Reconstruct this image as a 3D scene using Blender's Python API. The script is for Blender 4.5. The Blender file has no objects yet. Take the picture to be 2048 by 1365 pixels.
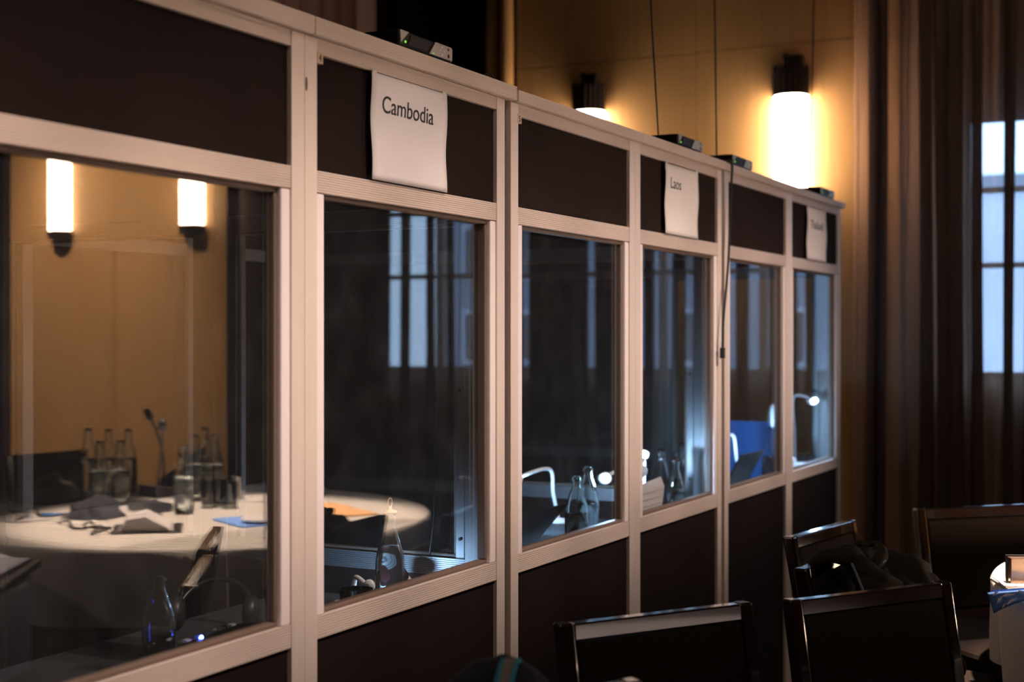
import bpy, bmesh, math, random
from mathutils import Vector, Matrix, noise
random.seed(7)
PI = math.pi
sc = bpy.context.scene
C = sc.collection

# ------------------------------------------------------------------ camera, world, lights, exposure
CAMX, EYE, FPX = 1.523, 1.40, 2844.4
TH = math.radians(26.86)
ST, CT = math.sin(TH), math.cos(TH)
cam_d = bpy.data.cameras.new('camera'); cam = bpy.data.objects.new('camera', cam_d); C.objects.link(cam)
cam.location = (CAMX, 0, EYE)
cam.rotation_euler = (math.radians(90 - 0.16), 0, TH)
cam_d.lens = 50; cam_d.sensor_width = 36; cam_d.clip_end = 200; cam_d.clip_start = 0.02
cam_d.dof.use_dof = True; cam_d.dof.focus_distance = 3.3; cam_d.dof.aperture_fstop = 3.0
sc.camera = cam

sc.view_settings.view_transform = 'Standard'; sc.view_settings.look = 'None'
sc.view_settings.gamma = 1; sc.view_settings.use_curve_mapping = False
sc.view_settings.exposure = 0.0
sc.cycles.use_denoising = True
sc.cycles.max_bounces = 12; sc.cycles.transparent_max_bounces = 32
sc.cycles.glossy_bounces = 6; sc.cycles.transmission_bounces = 12; sc.cycles.diffuse_bounces = 4
sc.cycles.sample_clamp_indirect = 8.0
sc.cycles.caustics_reflective = True; sc.cycles.caustics_refractive = False

w = bpy.data.worlds.new('sky'); sc.world = w; w.use_nodes = True
bg = w.node_tree.nodes['Background']; bg.inputs[0].default_value = (0.46, 0.68, 1.0, 1); bg.inputs[1].default_value = 5.6

def light(name, kind, loc, power, color, target=None, **kw):
    d = bpy.data.lights.new(name, kind); d.energy = power; d.color = color
    for k, v in kw.items(): setattr(d, k, v)
    o = bpy.data.objects.new(name, d); C.objects.link(o); o.location = loc
    if target is not None:
        o.rotation_euler = (Vector(target) - Vector(loc)).to_track_quat('-Z', 'Y').to_euler()
    return o

WARM = (1.0, 0.74, 0.56); ROSE = (1.0, .77, .68)
T1 = (1.87, 4.22, 0.95); T2 = (2.06, 2.30, 0.90)          # round tables: x, y, radius
light('spot_over_far_table', 'SPOT', (1.75, 4.1, 4.85), 7400, WARM, (1.62, 4.10, .75), spot_size=math.radians(24), spot_blend=.6, shadow_soft_size=.08)
light('spot_over_near_table', 'SPOT', (2.15, 2.35, 4.85), 2200, ROSE, (2.05, 2.35, .75), spot_size=math.radians(27), spot_blend=.6, shadow_soft_size=.08)
light('rear_fill_spot', 'SPOT', (3.0, -1.8, 4.85), 130, WARM, (1.0, 3.2, .6), spot_size=math.radians(60), spot_blend=1.0, shadow_soft_size=.15)  # added fill from behind the camera, lifts the chairs and jacket
light('wall_washer', 'SPOT', (6.0, 5.6, 4.85), 1750, WARM, (6.0, 8.0, 1.5), spot_size=math.radians(46), spot_blend=1.0, shadow_soft_size=.15)
light('left_curtain_fill', 'SPOT', (-4.0, 6.2, 4.85), 55, WARM, (-4.3, 8.0, 2.6), spot_size=math.radians(80), spot_blend=1.0, shadow_soft_size=.15)  # added fill with no known fixture, brightens the left curtain
for yy, pw in [(1.15 + .45 * k, 730 - 22 * k) for k in range(11)]:
    light('booth_front_spot', 'SPOT', (3.5, yy, 4.85), pw, ROSE, (0, yy, 1.31), spot_size=math.radians(13.4), spot_blend=1.0, shadow_soft_size=.06)

# ------------------------------------------------------------------ materials
def newmat(name):
    m = bpy.data.materials.new(name); m.use_nodes = True
    return m, m.node_tree.nodes, m.node_tree.links
def setp(b, **k):
    for n, v in k.items():
        b.inputs[n.replace('_', ' ')].default_value = v
def mat(name, col, rough=.5, metal=0.0, spec=.5, nscale=None, namt=.15, bump=0.0, bscale=200, stretch=(1, 1, 1), emit=None, estr=0, coat=0, sheen=0):
    m, N, L = newmat(name); b = N['Principled BSDF']
    b.inputs['Base Color'].default_value = (*col, 1); b.inputs['Roughness'].default_value = rough
    b.inputs['Metallic'].default_value = metal; b.inputs['Specular IOR Level'].default_value = spec
    b.inputs['Coat Weight'].default_value = coat; b.inputs['Sheen Weight'].default_value = sheen
    tc = N.new('ShaderNodeTexCoord'); mp = N.new('ShaderNodeMapping'); mp.inputs['Scale'].default_value = stretch
    L.new(tc.outputs['Object'], mp.inputs[0])
    if nscale:
        nz = N.new('ShaderNodeTexNoise'); nz.inputs['Scale'].default_value = nscale; nz.inputs['Detail'].default_value = 5
        L.new(mp.outputs[0], nz.inputs['Vector'])
        mx = N.new('ShaderNodeMixRGB'); mx.inputs[1].default_value = (*[c * (1 - namt) for c in col], 1)
        mx.inputs[2].default_value = (*[min(1, c * (1 + namt)) for c in col], 1)
        L.new(nz.outputs['Fac'], mx.inputs[0]); L.new(mx.outputs[0], b.inputs['Base Color'])
    if bump:
        n2 = N.new('ShaderNodeTexNoise'); n2.inputs['Scale'].default_value = bscale; L.new(mp.outputs[0], n2.inputs['Vector'])
        bp = N.new('ShaderNodeBump'); bp.inputs['Strength'].default_value = bump; bp.inputs['Distance'].default_value = .002
        L.new(n2.outputs['Fac'], bp.inputs['Height']); L.new(bp.outputs[0], b.inputs['Normal'])
    if emit:
        b.inputs['Emission Color'].default_value = (*emit, 1); b.inputs['Emission Strength'].default_value = estr
    return m

ALU = mat('brushed_aluminium', (.80, .69, .61), .42, .2, .5, 60, .07, .15, 400, (1, 1, .05))
ALU_H = mat('ribbed_aluminium', (.74, .635, .56), .45, .2, .5, 50, .08, .1, 300, (1, .05, 1))
STILE = mat('pale_stile', (.88, .80, .77), .34, .0, .5, 40, .04)
DARKALU = mat('dark_and_shaded_profile', (.20, .16, .13), .4, .6, .5, 50, .1)  # dark joint profile; also shade painted into the rear partition frames
GASKET = mat('gasket', (.16, .11, .085), .55, .0, .4)
INNER = mat('inner_profile', (.22, .21, .215), .42, .5, .5, 40, .06)
BOARD = mat('dark_panel_board', (.017, .0105, .0095), .85, 0, .08, 5, .35, .15, 500)
def blank(): pass
def glass_mat(name, f0=.10, dirt=.007, tint=(.97, .98, .97)):
    m, N, L = newmat(name); N.remove(N['Principled BSDF']); out = N['Material Output']
    ge = N.new('ShaderNodeNewGeometry'); dt = N.new('ShaderNodeVectorMath'); dt.operation = 'DOT_PRODUCT'
    L.new(ge.outputs['Normal'], dt.inputs[0]); L.new(ge.outputs['Incoming'], dt.inputs[1])
    def mth(op, a, b=None):
        n = N.new('ShaderNodeMath'); n.operation = op
        for i, v in enumerate((a, b)):
            if v is None: continue
            if isinstance(v, (int, float)): n.inputs[i].default_value = v
            else: L.new(v, n.inputs[i])
        return n.outputs[0]
    c = mth('ABSOLUTE', dt.outputs['Value']); k = mth('POWER', mth('SUBTRACT', 1.0, c), 5.0)
    F = mth('ADD', mth('MULTIPLY', k, 1 - f0), f0)
    tr = N.new('ShaderNodeBsdfTransparent'); tr.inputs[0].default_value = (*tint, 1)
    gl = N.new('ShaderNodeBsdfGlossy'); gl.inputs['Roughness'].default_value = 0.0; gl.inputs[0].default_value = (1, 1, 1, 1)
    mx = N.new('ShaderNodeMixShader'); L.new(F, mx.inputs[0]); L.new(tr.outputs[0], mx.inputs[1]); L.new(gl.outputs[0], mx.inputs[2])
    df = N.new('ShaderNodeBsdfDiffuse'); df.inputs[0].default_value = (.8, .85, .9, 1)
    tc = N.new('ShaderNodeTexCoord'); nz = N.new('ShaderNodeTexNoise'); nz.inputs['Scale'].default_value = 14; nz.inputs['Detail'].default_value = 6
    L.new(tc.outputs['Object'], nz.inputs['Vector'])
    fac = mth('MULTIPLY', mth('ADD', mth('MULTIPLY', mth('POWER', nz.outputs['Fac'], 3.0), 2.6), .65), dirt)
    m2 = N.new('ShaderNodeMixShader'); L.new(fac, m2.inputs[0]); L.new(mx.outputs[0], m2.inputs[1]); L.new(df.outputs[0], m2.inputs[2])
    L.new(m2.outputs[0], out.inputs[0])
    return m
PANE = glass_mat('booth_window_glass')
INPANE = glass_mat('partition_glass', .05, .004)
WPANE = glass_mat('room_window_glass', .05, .004)

def wood_mat():
    m, N, L = newmat('honey_wood'); b = N['Principled BSDF']
    tc = N.new('ShaderNodeTexCoord'); mp = N.new('ShaderNodeMapping'); mp.inputs['Scale'].default_value = (9, 9, .5)
    L.new(tc.outputs['Object'], mp.inputs[0])
    nz = N.new('ShaderNodeTexNoise'); nz.inputs['Scale'].default_value = 3; nz.inputs['Detail'].default_value = 8; nz.inputs['Distortion'].default_value = .6
    L.new(mp.outputs[0], nz.inputs['Vector'])
    cr = N.new('ShaderNodeValToRGB'); cr.color_ramp.elements[0].position = .3; cr.color_ramp.elements[1].position = .75
    cr.color_ramp.elements[0].color = (.66, .375, .145, 1); cr.color_ramp.elements[1].color = (.76, .445, .185, 1)
    L.new(nz.outputs['Fac'], cr.inputs[0]); L.new(cr.outputs[0], b.inputs['Base Color'])
    b.inputs['Roughness'].default_value = .45
    return m
WOOD = wood_mat()

def curtain_mat(name, col, thin):
    m, N, L = newmat(name); N.remove(N['Principled BSDF']); out = N['Material Output']
    tc = N.new('ShaderNodeTexCoord'); wv = N.new('ShaderNodeTexWave'); wv.inputs['Scale'].default_value = 60; wv.bands_direction = 'Z'; wv.inputs['Distortion'].default_value = 2
    L.new(tc.outputs['Object'], wv.inputs['Vector'])
    mxc = N.new('ShaderNodeMixRGB'); mxc.inputs[1].default_value = (*col, 1); mxc.inputs[2].default_value = (*[c * .8 for c in col], 1)
    L.new(wv.outputs['Fac'], mxc.inputs[0])
    df = N.new('ShaderNodeBsdfDiffuse'); L.new(mxc.outputs[0], df.inputs[0])
    tl = N.new('ShaderNodeBsdfTranslucent'); L.new(mxc.outputs[0], tl.inputs[0])
    a = N.new('ShaderNodeMixShader'); a.inputs[0].default_value = .25; L.new(df.outputs[0], a.inputs[1]); L.new(tl.outputs[0], a.inputs[2])
    tr = N.new('ShaderNodeBsdfTransparent'); tr.inputs[0].default_value = (.95, .97, 1, 1)
    b = N.new('ShaderNodeMixShader'); b.inputs[0].default_value = thin; L.new(a.outputs[0], b.inputs[1]); L.new(tr.outputs[0], b.inputs[2])
    L.new(b.outputs[0], out.inputs[0])
    return m
CURT = curtain_mat('sheer_brown_curtain', (.62, .41, .31), .47)
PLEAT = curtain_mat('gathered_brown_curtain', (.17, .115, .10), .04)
CURT2 = curtain_mat('heavy_curtain', (.30, .19, .16), .0)

SCONCE = mat('lit_diffuser', (1, .95, .9), .5, emit=(1.0, .78, .58), estr=40)
BRONZE = mat('dark_bronze', (.035, .022, .018), .5, .4, .5, 30, .2)
BLACK = mat('black_plastic', (.012, .012, .013), .45, 0, .4)
BLACKM = mat('black_metal_case', (.022, .020, .020), .35, .5, .5)
SILVER = mat('silver_face', (.55, .52, .50), .4, .7, .5, 80, .06)
PAPER = mat('white_paper', (.86, .82, .80), .7, 0, .3, 20, .02)
PAPERG = mat('grey_paper', (.45, .43, .44), .7)
INK = mat('black_ink', (.02, .02, .02), .8)
TAPE = mat('clear_tape', (.80, .74, .69), .35)
STICK = mat('yellowed_sticker', (.62, .47, .33), .6)
CLOTH = mat('white_tablecloth', (.86, .82, .78), .85, 0, .2, 8, .03, .2, 300)
CLOTHG = mat('grey_tablecloth', (.75, .72, .72), .85, 0, .2, 8, .03, .2, 300)
DARKWOOD = mat('dark_desk', (.035, .038, .044), .5, 0, .3, 20, .2)
LACQ = mat('chair_lacquer', (.016, .007, .0045), .12, .1, .6, 30, .15, coat=.6)
CARPET = mat('dark_carpet', (.030, .024, .022), .95, 0, .1, 30, .4, .5, 300)
WALLD = mat('dark_wall', (.05, .035, .03), .8, 0, .2, 3, .15)
CEIL = mat('dark_ceiling', (.10, .08, .07), .9, 0, .1, 2, .1)
VOID = mat('opening_shade_black', (.004, .003, .004), .9, 0, .05)
LEDG = mat('green_led', (.1, .4, .05), .5, emit=(.35, 1, .1), estr=.9)
LEDB = mat('blue_led', (.1, .1, .8), .5, emit=(.05, .10, 1), estr=60)
LAMPW = mat('lamp_led', (.9, .95, 1), .5, emit=(.62, .82, 1), estr=45)
LAMPT = mat('white_gooseneck', (.85, .87, .9), .35)
BOTTLE = mat('clear_bottle_glass', (.93, .98, .96), .02); setp(BOTTLE.node_tree.nodes['Principled BSDF'], Transmission_Weight=1.0, IOR=1.45)
WATER = mat('water', (.95, .98, 1), .0); setp(WATER.node_tree.nodes['Principled BSDF'], Transmission_Weight=1.0, IOR=1.33)
CREAM = mat('cream_plastic', (.72, .62, .38), .4)
REDP = mat('dark_red_cap', (.014, .002, .003), .4)
WHITEP = mat('white_plastic', (.85, .84, .84), .35)
BLUEP = mat('bright_blue_card', (.02, .16, .55), .5)
BLUEC = mat('sky_blue_cloth', (.10, .22, .55), .6, 0, .3, 10, .12)
NAVY = mat('navy_fabric', (.008, .009, .02), .9)
CLOUD = mat('cloud_print', (.85, .78, .68), .7)
GREENP = mat('green_print', (.2, .7, .1), .7)
TAN = mat('brown_folder', (.50, .28, .13), .6, 0, .3, 8, .1)
GLOSSTAN = mat('glossy_cover', (.16, .095, .05), .15, .5, .8)
JACKET = mat('dark_fleece', (.034, .029, .025), .95, 0, .10, 30, .25, .6, 200)
ZIP = mat('grey_blue_zip', (.10, .13, .19), .5)
TEAL = mat('teal_strap', (.02, .28, .40), .7)
BAGM = mat('dark_blue_grey_bag', (.016, .018, .026), .85, 0, .2, 20, .2, .4, 200)
GREYT = mat('grey_strap', (.26, .23, .22), .8)
CABLE = mat('black_cable', (.012, .01, .01), .5)
FARB = mat('far_building', (.20, .24, .30), .9, 0, .2, 1, .2)
FARG = mat('far_window', (.03, .04, .06), .2)
FARW = mat('far_pale_building', (.55, .6, .7), .9, 0, .2, 1, .15)
WFRAME = mat('window_frame_dark', (.04, .045, .055), .5)

def rib_mat():
    m, N, L = newmat('ribbed_brown_fabric'); b = N['Principled BSDF']
    tc = N.new('ShaderNodeTexCoord'); wv = N.new('ShaderNodeTexWave'); wv.bands_direction = 'Z'; wv.inputs['Scale'].default_value = 80; wv.inputs['Distortion'].default_value = 1.2; wv.inputs['Detail'].default_value = 1
    L.new(tc.outputs['Object'], wv.inputs['Vector'])
    cr = N.new('ShaderNodeMixRGB'); cr.inputs[1].default_value = (.008, .0054, .0042, 1); cr.inputs[2].default_value = (.026, .018, .014, 1)
    L.new(wv.outputs['Fac'], cr.inputs[0]); L.new(cr.outputs[0], b.inputs['Base Color'])
    bp = N.new('ShaderNodeBump'); bp.inputs['Strength'].default_value = .5; bp.inputs['Distance'].default_value = .002
    L.new(wv.outputs['Fac'], bp.inputs['Height']); L.new(bp.outputs[0], b.inputs['Normal'])
    b.inputs['Roughness'].default_value = .9; b.inputs['Specular IOR Level'].default_value = .1
    return m
RIB = rib_mat()

# ------------------------------------------------------------------ geometry helpers
def bm_box(bm, x0, x1, y0, y1, z0, z1, M=None):
    vs = [bm.verts.new((x, y, z)) for x in (x0, x1) for y in (y0, y1) for z in (z0, z1)]
    if M is not None:
        for v in vs: v.co = M @ v.co
    for f in ((0, 1, 3, 2), (4, 6, 7, 5), (0, 4, 5, 1), (2, 3, 7, 6), (0, 2, 6, 4), (1, 5, 7, 3)):
        bm.faces.new([vs[i] for i in f])
def bm_extr(bm, prof, a0, a1, M, close=True):
    """closed profile of (p,q) points swept along local x from a0 to a1: point = (a,p,q)"""
    r0 = [bm.verts.new(M @ Vector((a0, p, q))) for p, q in prof]
    r1 = [bm.verts.new(M @ Vector((a1, p, q))) for p, q in prof]
    n = len(prof)
    for i in range(n):
        j = (i + 1) % n; bm.faces.new((r0[i], r0[j], r1[j], r1[i]))
    bm.faces.new(r0[::-1]); bm.faces.new(r1)
def bm_lathe(bm, prof, seg=24, M=None, cap=False):
    rings = []
    for r, z in prof:
        rings.append([bm.verts.new((max(r, 1e-5) * math.cos(2 * PI * i / seg), max(r, 1e-5) * math.sin(2 * PI * i / seg), z)) for i in range(seg)])
    if M is not None:
        for R in rings:
            for v in R: v.co = M @ v.co
    for a, b in zip(rings, rings[1:]):
        for i in range(seg):
            j = (i + 1) % seg; bm.faces.new((a[i], a[j], b[j], b[i]))
    if cap: bm.faces.new(rings[0][::-1]); bm.faces.new(rings[-1])
def bm_tube(bm, pts, r, seg=8):
    pts = [Vector(p) for p in pts]; rr = r if isinstance(r, (list, tuple)) else [r] * len(pts)
    up = Vector((0, 0, 1)); rings = []; prev = None
    for i, p in enumerate(pts):
        t = (pts[min(i + 1, len(pts) - 1)] - pts[max(i - 1, 0)]).normalized()
        if prev is None:
            a = t.cross(up)
            if a.length < .05: a = t.cross(Vector((1, 0, 0)))
        else:
            a = prev - t * prev.dot(t)
        a.normalize(); prev = a; b = t.cross(a)
        rings.append([bm.verts.new(p + (a * math.cos(2 * PI * k / seg) + b * math.sin(2 * PI * k / seg)) * rr[i]) for k in range(seg)])
    for A, B in zip(rings, rings[1:]):
        for k in range(seg):
            j = (k + 1) % seg; bm.faces.new((A[k], A[j], B[j], B[k]))
    bm.faces.new(rings[0][::-1]); bm.faces.new(rings[-1])
def bm_ball(bm, c, r, sx=1, sy=1, sz=1, M=None, seg=16):
    n = len(bm.verts)
    T = Matrix.Translation(c) @ (M.to_4x4() if M is not None else Matrix()) @ Matrix.Diagonal((sx, sy, sz, 1))
    bmesh.ops.create_uvsphere(bm, u_segments=seg, v_segments=seg // 2, radius=r, matrix=T)
def spline(pts, n=8):
    P = [Vector(p) for p in pts]; out = []
    for i in range(len(P) - 1):
        p0 = P[max(i - 1, 0)]; p1 = P[i]; p2 = P[i + 1]; p3 = P[min(i + 2, len(P) - 1)]
        for k in range(n):
            t = k / n
            out.append(.5 * ((2 * p1) + (p2 - p0) * t + (2 * p0 - 5 * p1 + 4 * p2 - p3) * t * t + (3 * p1 - p0 - 3 * p2 + p3) * t ** 3))
    out.append(P[-1]); return out
def obj(name, bm, m, parent=None, smooth=False, bevel=0, kind=None):
    me = bpy.data.meshes.new(name); bmesh.ops.recalc_face_normals(bm, faces=bm.faces[:]); bm.to_mesh(me); bm.free()
    me.materials.append(m)
    if smooth:
        for p in me.polygons: p.use_smooth = True
    o = bpy.data.objects.new(name, me); C.objects.link(o)
    if parent is not None:
        o.parent = parent
        if parent.get('_w'): o.location = -parent.location
    if bevel:
        md = o.modifiers.new('bevel', 'BEVEL'); md.width = bevel; md.segments = 2; md.limit_method = 'ANGLE'
    if kind: o['kind'] = kind
    return o
def smooth_angle(o, ang=40):
    a = math.radians(ang); bm = bmesh.new(); bm.from_mesh(o.data)
    for f in bm.faces: f.smooth = True
    for e in bm.edges:
        e.smooth = not (len(e.link_faces) == 2 and e.calc_face_angle(0) > a)
    bm.to_mesh(o.data); bm.free()
    return o
def tag(o, label, cat, group=None):
    o['label'] = label; o['category'] = cat
    if group: o['group'] = group
    return o
def thing(name, label, cat, loc=(0, 0, 0), rz=0, group=None, world=False):
    o = bpy.data.objects.new(name, None); C.objects.link(o); o.location = loc; o.rotation_euler = (0, 0, rz)
    o.empty_display_size = .05
    if world: o['_w'] = 1
    return tag(o, label, cat, group)
def box_obj(name, x0, x1, y0, y1, z0, z1, m, parent=None, M=None, bevel=0, kind=None):
    bm = bmesh.new(); bm_box(bm, x0, x1, y0, y1, z0, z1, M); return obj(name, bm, m, parent, bevel=bevel, kind=kind)
def copy_tree(root, loc=None, rz=None, label=None):
    r = root.copy(); C.objects.link(r)
    if loc is not None: r.location = loc
    if rz is not None: r.rotation_euler = (0, 0, rz)
    if label: r['label'] = label
    for ch in list(root.children):
        c = ch.copy(); C.objects.link(c); c.parent = r
        for g in list(ch.children):
            d = g.copy(); C.objects.link(d); d.parent = c
    return r
def text_obj(name, txt, size, m, parent, M, width=None, height=None):
    cu = bpy.data.curves.new(name, 'FONT'); cu.body = txt; cu.size = 1; cu.extrude = .0004
    t = bpy.data.objects.new(name, cu); C.objects.link(t)
    bpy.context.view_layer.update()
    me = bpy.data.meshes.new_from_object(t.evaluated_get(bpy.context.evaluated_depsgraph_get()))
    bpy.data.objects.remove(t); bpy.data.curves.remove(cu)
    xs = [v.co.x for v in me.vertices]; ys = [v.co.y for v in me.vertices]
    x0, wd, y0 = min(xs), max(xs) - min(xs), min(ys)
    if height is None: height = size
    hh = max(ys) - y0
    sx = (width or wd * size) / wd; sy = height / hh
    for v in me.vertices:
        v.co = M @ Vector(((v.co.x - x0) * sx, (v.co.y - y0) * sy, v.co.z))
    me.materials.clear(); me.materials.append(m)
    o = bpy.data.objects.new(name, me); C.objects.link(o)
    if parent is not None:
        o.parent = parent
        if parent.get('_w'): o.location = -parent.location
    return o

# view-ray helpers: turn measured picture positions into real positions on known planes
HZ = 674.5
def at_z(px, py, z):
    lat = (px - 1024) / FPX * z
    return Vector((CAMX - z * ST + lat * CT, z * CT + lat * ST, EYE - (py - HZ) / FPX * z))
def zX(px, X):
    return (X - CAMX) / (-ST + (px - 1024) / FPX * CT)
def at_X(px, py, X): return at_z(px, py, zX(px, X))
def wy(px): return at_X(px, HZ, 0).y
GX = -.022
def refl(px, py, z):
    p = at_z(px, py, z); return Vector((2 * GX - p.x, p.y, p.z))
def refl_table(px, py, h=.75):
    return refl(px, py, FPX * (EYE - h) / (py - HZ))

# ------------------------------------------------------------------ room shell
D = 8.0; CH = 5.0; XL, XR, YB = -6.5, 9.5, -5.0
def struct(name, x0, x1, y0, y1, z0, z1, m):
    return box_obj(name, x0, x1, y0, y1, z0, z1, m, kind='structure')
struct('floor', XL - .2, XR + .2, YB - .2, D + .3, -.1, 0, CARPET)
struct('ceiling', XL - .2, XR + .2, YB - .2, D + .3, CH, CH + .1, CEIL)
struct('wall_left', XL - .2, XL, YB - .2, D + .3, 0, CH, WALLD)
struct('wall_right', XR, XR + .2, YB - .2, D + .3, 0, CH, WALLD)
struct('wall_back', XL, XR, YB - .2, YB, 0, CH, WALLD)
WX0, WX1, WZ0, WZ1 = .20, 4.05, 1.16, 2.62
bm = bmesh.new()
bm_box(bm, XL, -3.5, D + .02, D + .22, 0, CH); bm_box(bm, -3.5, -2.72, D + .16, D + .3, 0, CH)
bm_box(bm, -2.72, WX0, D + .02, D + .22, 0, CH); bm_box(bm, WX1, XR, D + .02, D + .22, 0, CH)
bm_box(bm, WX0, WX1, D + .02, D + .22, 0, WZ0); bm_box(bm, WX0, WX1, D + .02, D + .22, WZ1, CH)
wf = obj('wall_far', bm, WALLD, kind='structure')
for x0, x1 in ((-2.50, -1.31), (-1.31, -.12), (4.72, 5.76), (5.76, 6.80)):
    for z0, z1 in ((.12, 3.085), (3.085, 4.98)):
        box_obj('wood_panel', x0 + .003, x1 - .003, D, D + .019, z0 + .003, z1 - .003, WOOD, wf, bevel=.002)
box_obj('opening_shade_1', -3.48, -2.74, D + .10, D + .155, 0, 4.98, VOID, kind='structure')  # near-black panel stands in for the shade of the dark opening
for i, (x, r) in enumerate(((-2.67, .035), (-2.565, .045))):
    bm = bmesh.new(); bm_lathe(bm, [(r, 0), (r, 4.98)], 20, Matrix.Translation((x, D - .0, 0)), cap=True)
    smooth_angle(obj('trim_%d' % (i + 1), bm, WOOD, kind='structure'))
struct('baseboard_far', -2.5, -.1, D - .015, D + .018, 0, .115, WALLD)

# room window behind the curtain
win = bpy.data.objects.new('window_1', None); C.objects.link(win); win['kind'] = 'structure'
bm = bmesh.new(); fy0, fy1 = D + .06, D + .12
bm_box(bm, WX0, WX1, fy0, fy1, WZ0, WZ0 + .05); bm_box(bm, WX0, WX1, fy0, fy1, WZ1 - .05, WZ1)
bm_box(bm, WX0, WX0 + .05, fy0, fy1, WZ0, WZ1); bm_box(bm, WX1 - .05, WX1, fy0, fy1, WZ0, WZ1)
obj('window_frame', bm, WFRAME, win)
cols = [WX0 + .05 + (WX1 - WX0 - .1) * i / 6 for i in range(7)]
for x in cols[1:-1]: box_obj('mullion', x - .025, x + .025, fy0, fy1, WZ0 + .05, WZ1 - .05, WFRAME, win)
for zc in (1.79, 2.2): box_obj('transom', WX0 + .05, WX1 - .05, fy0 + .01, fy1 - .01, zc - .015, zc + .015, WFRAME, win)
for a, b in zip(cols, cols[1:]):
    box_obj('pane', a + .026, b - .026, D + .085, D + .091, WZ0 + .05, WZ1 - .05, WPANE, win)
box_obj('window_sill', WX0 - .05, WX1 + .05, D - .08, D + .06, WZ0 - .04, WZ0, WFRAME, win)

# buildings outside
def building(x0, x1, y0, y1, h, m, label, rows, colsn, z0=-6):
    t = thing('building', label, 'building', ((x0 + x1) / 2, (y0 + y1) / 2, z0), 0, world=True)
    box_obj('walls', x0, x1, y0, y1, z0, h, m, t)
    box_obj('roof_parapet', x0 - .1, x1 + .1, y0 - .1, y1 + .1, h, h + .2, FARB, t)
    for r in range(rows):
        for c in range(colsn):
            cx = x0 + (x1 - x0) * (c + .5) / colsn; cz = h - 1.3 - r * 1.6
            f = box_obj('window', cx - .32, cx + .32, y0 - .06, y0 - .001, cz - .5, cz + .5, FARW, t)
            box_obj('glazing', cx - .26, cx + .26, y0 - .07, y0 - .061, cz - .44, cz + .44, FARG, f).location = (0, 0, 0)
struct('ground', -40, 60, D + .4, 80, -6.2, -6, FARB)
building(-3, 3.6, 22, 27, 3.6, FARW, 'pale low office block outside the curtained window', 5, 4)
building(4.4, 11, 24, 30, 4.3, FARB, 'grey taller block outside the curtained window', 5, 4)

# curtains
def curtain(name, x0, x1, yc, z0, z1, m, label, amp, per, seed, n=None, fold=0):
    rnd = random.Random(seed); L = x1 - x0; n = n or int(L * 110)
    t = thing(name, label, 'curtain', ((x0 + x1) / 2, yc, z0), 0, world=True)
    xs, ph = [], []; p = 0; f = 2 * PI / per
    for i in range(n + 1):
        xs.append(x0 + L * i / n); ph.append(p)
        p += f * (L / n) * (1 + .55 * noise.noise(Vector((xs[-1] * 2.3, seed, 0))))
    bm = bmesh.new(); rows = 14; grid = []
    for j in range(rows + 1):
        v = j / rows; z = z0 + (z1 - z0) * v; row = []
        for i in range(n + 1):
            a = amp * (1 + .6 * noise.noise(Vector((xs[i] * 3, seed + 5, z * .3))))
            s = math.sin(ph[i] + .25 * math.sin(z * .9 + xs[i] * 3))
            y = yc + a * s + .015 * noise.noise(Vector((xs[i] * 9, z * .8, seed)))
            gth = max(0.2, .75 + 1.1 * noise.noise(Vector((xs[i] * 1.1, seed * 3.1, 0)))) if fold else 0
            x = xs[i] + .35 * a * math.sin(2 * ph[i]) + .02 * noise.noise(Vector((xs[i], z, 4))) + fold * gth * math.sin(2 * PI * (xs[i] - x0 - .055) / .155 + .7 * noise.noise(Vector((xs[i] * .8, 7, 0))) + .15 * math.sin(z))
            y += .03 * gth * math.cos(2 * PI * (xs[i] - x0 - .055) / .155)
            row.append(bm.verts.new((x, y, z)))
        grid.append(row)
    for a, b in zip(grid, grid[1:]):
        for i in range(n): bm.faces.new((a[i], a[i + 1], b[i + 1], b[i]))
    obj('drape', bm, m, t, smooth=True)
    bm = bmesh.new(); bm_tube(bm, [(x0 - .05, yc, z1 + .03), (x1 + .05, yc, z1 + .03)], .018); obj('rail', bm, BRONZE, t)
    bm = bmesh.new(); side = grid and 1
    bm_tube(bm, [(x0 + .01, yc - .01 + .012 * math.sin(z), z) for z in [z0 + (z1 - z0) * i / 20 for i in range(21)]], .007)
    obj('edge_hem', bm, m, t)
curtain('curtain', -.31, 4.46, D - .22, .03, 4.9, CURT, 'long brown sheer curtain over the window to the right of the booths', .02, .31, 3, fold=.03)
curt_main = [o for o in bpy.data.objects if o.name == 'curtain'][0]
curtain('curtain', -6.2, -3.50, D - .12, .03, 4.9, CURT2, 'dark brown curtain above the leftmost booth beside the black opening', .05, .15, 11)
curtain('curtain', 6.86, 9.2, D - .12, .03, 4.9, CURT2, 'dark curtain beyond the second pair of wall lamps, mirrored in the first window', .05, .16, 17)

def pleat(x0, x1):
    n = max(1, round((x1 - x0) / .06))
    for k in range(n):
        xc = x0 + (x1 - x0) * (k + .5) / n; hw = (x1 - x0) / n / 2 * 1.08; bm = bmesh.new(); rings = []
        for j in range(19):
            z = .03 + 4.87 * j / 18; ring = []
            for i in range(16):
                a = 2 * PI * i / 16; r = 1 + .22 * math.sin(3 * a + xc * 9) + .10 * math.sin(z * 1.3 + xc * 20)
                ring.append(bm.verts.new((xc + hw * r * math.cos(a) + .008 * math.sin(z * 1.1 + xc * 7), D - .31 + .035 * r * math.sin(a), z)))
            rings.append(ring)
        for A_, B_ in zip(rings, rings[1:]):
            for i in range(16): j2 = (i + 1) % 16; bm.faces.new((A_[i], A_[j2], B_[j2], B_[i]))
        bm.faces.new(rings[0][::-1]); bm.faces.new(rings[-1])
        obj('pleat', bm, PLEAT, curt_main, smooth=True)
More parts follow.
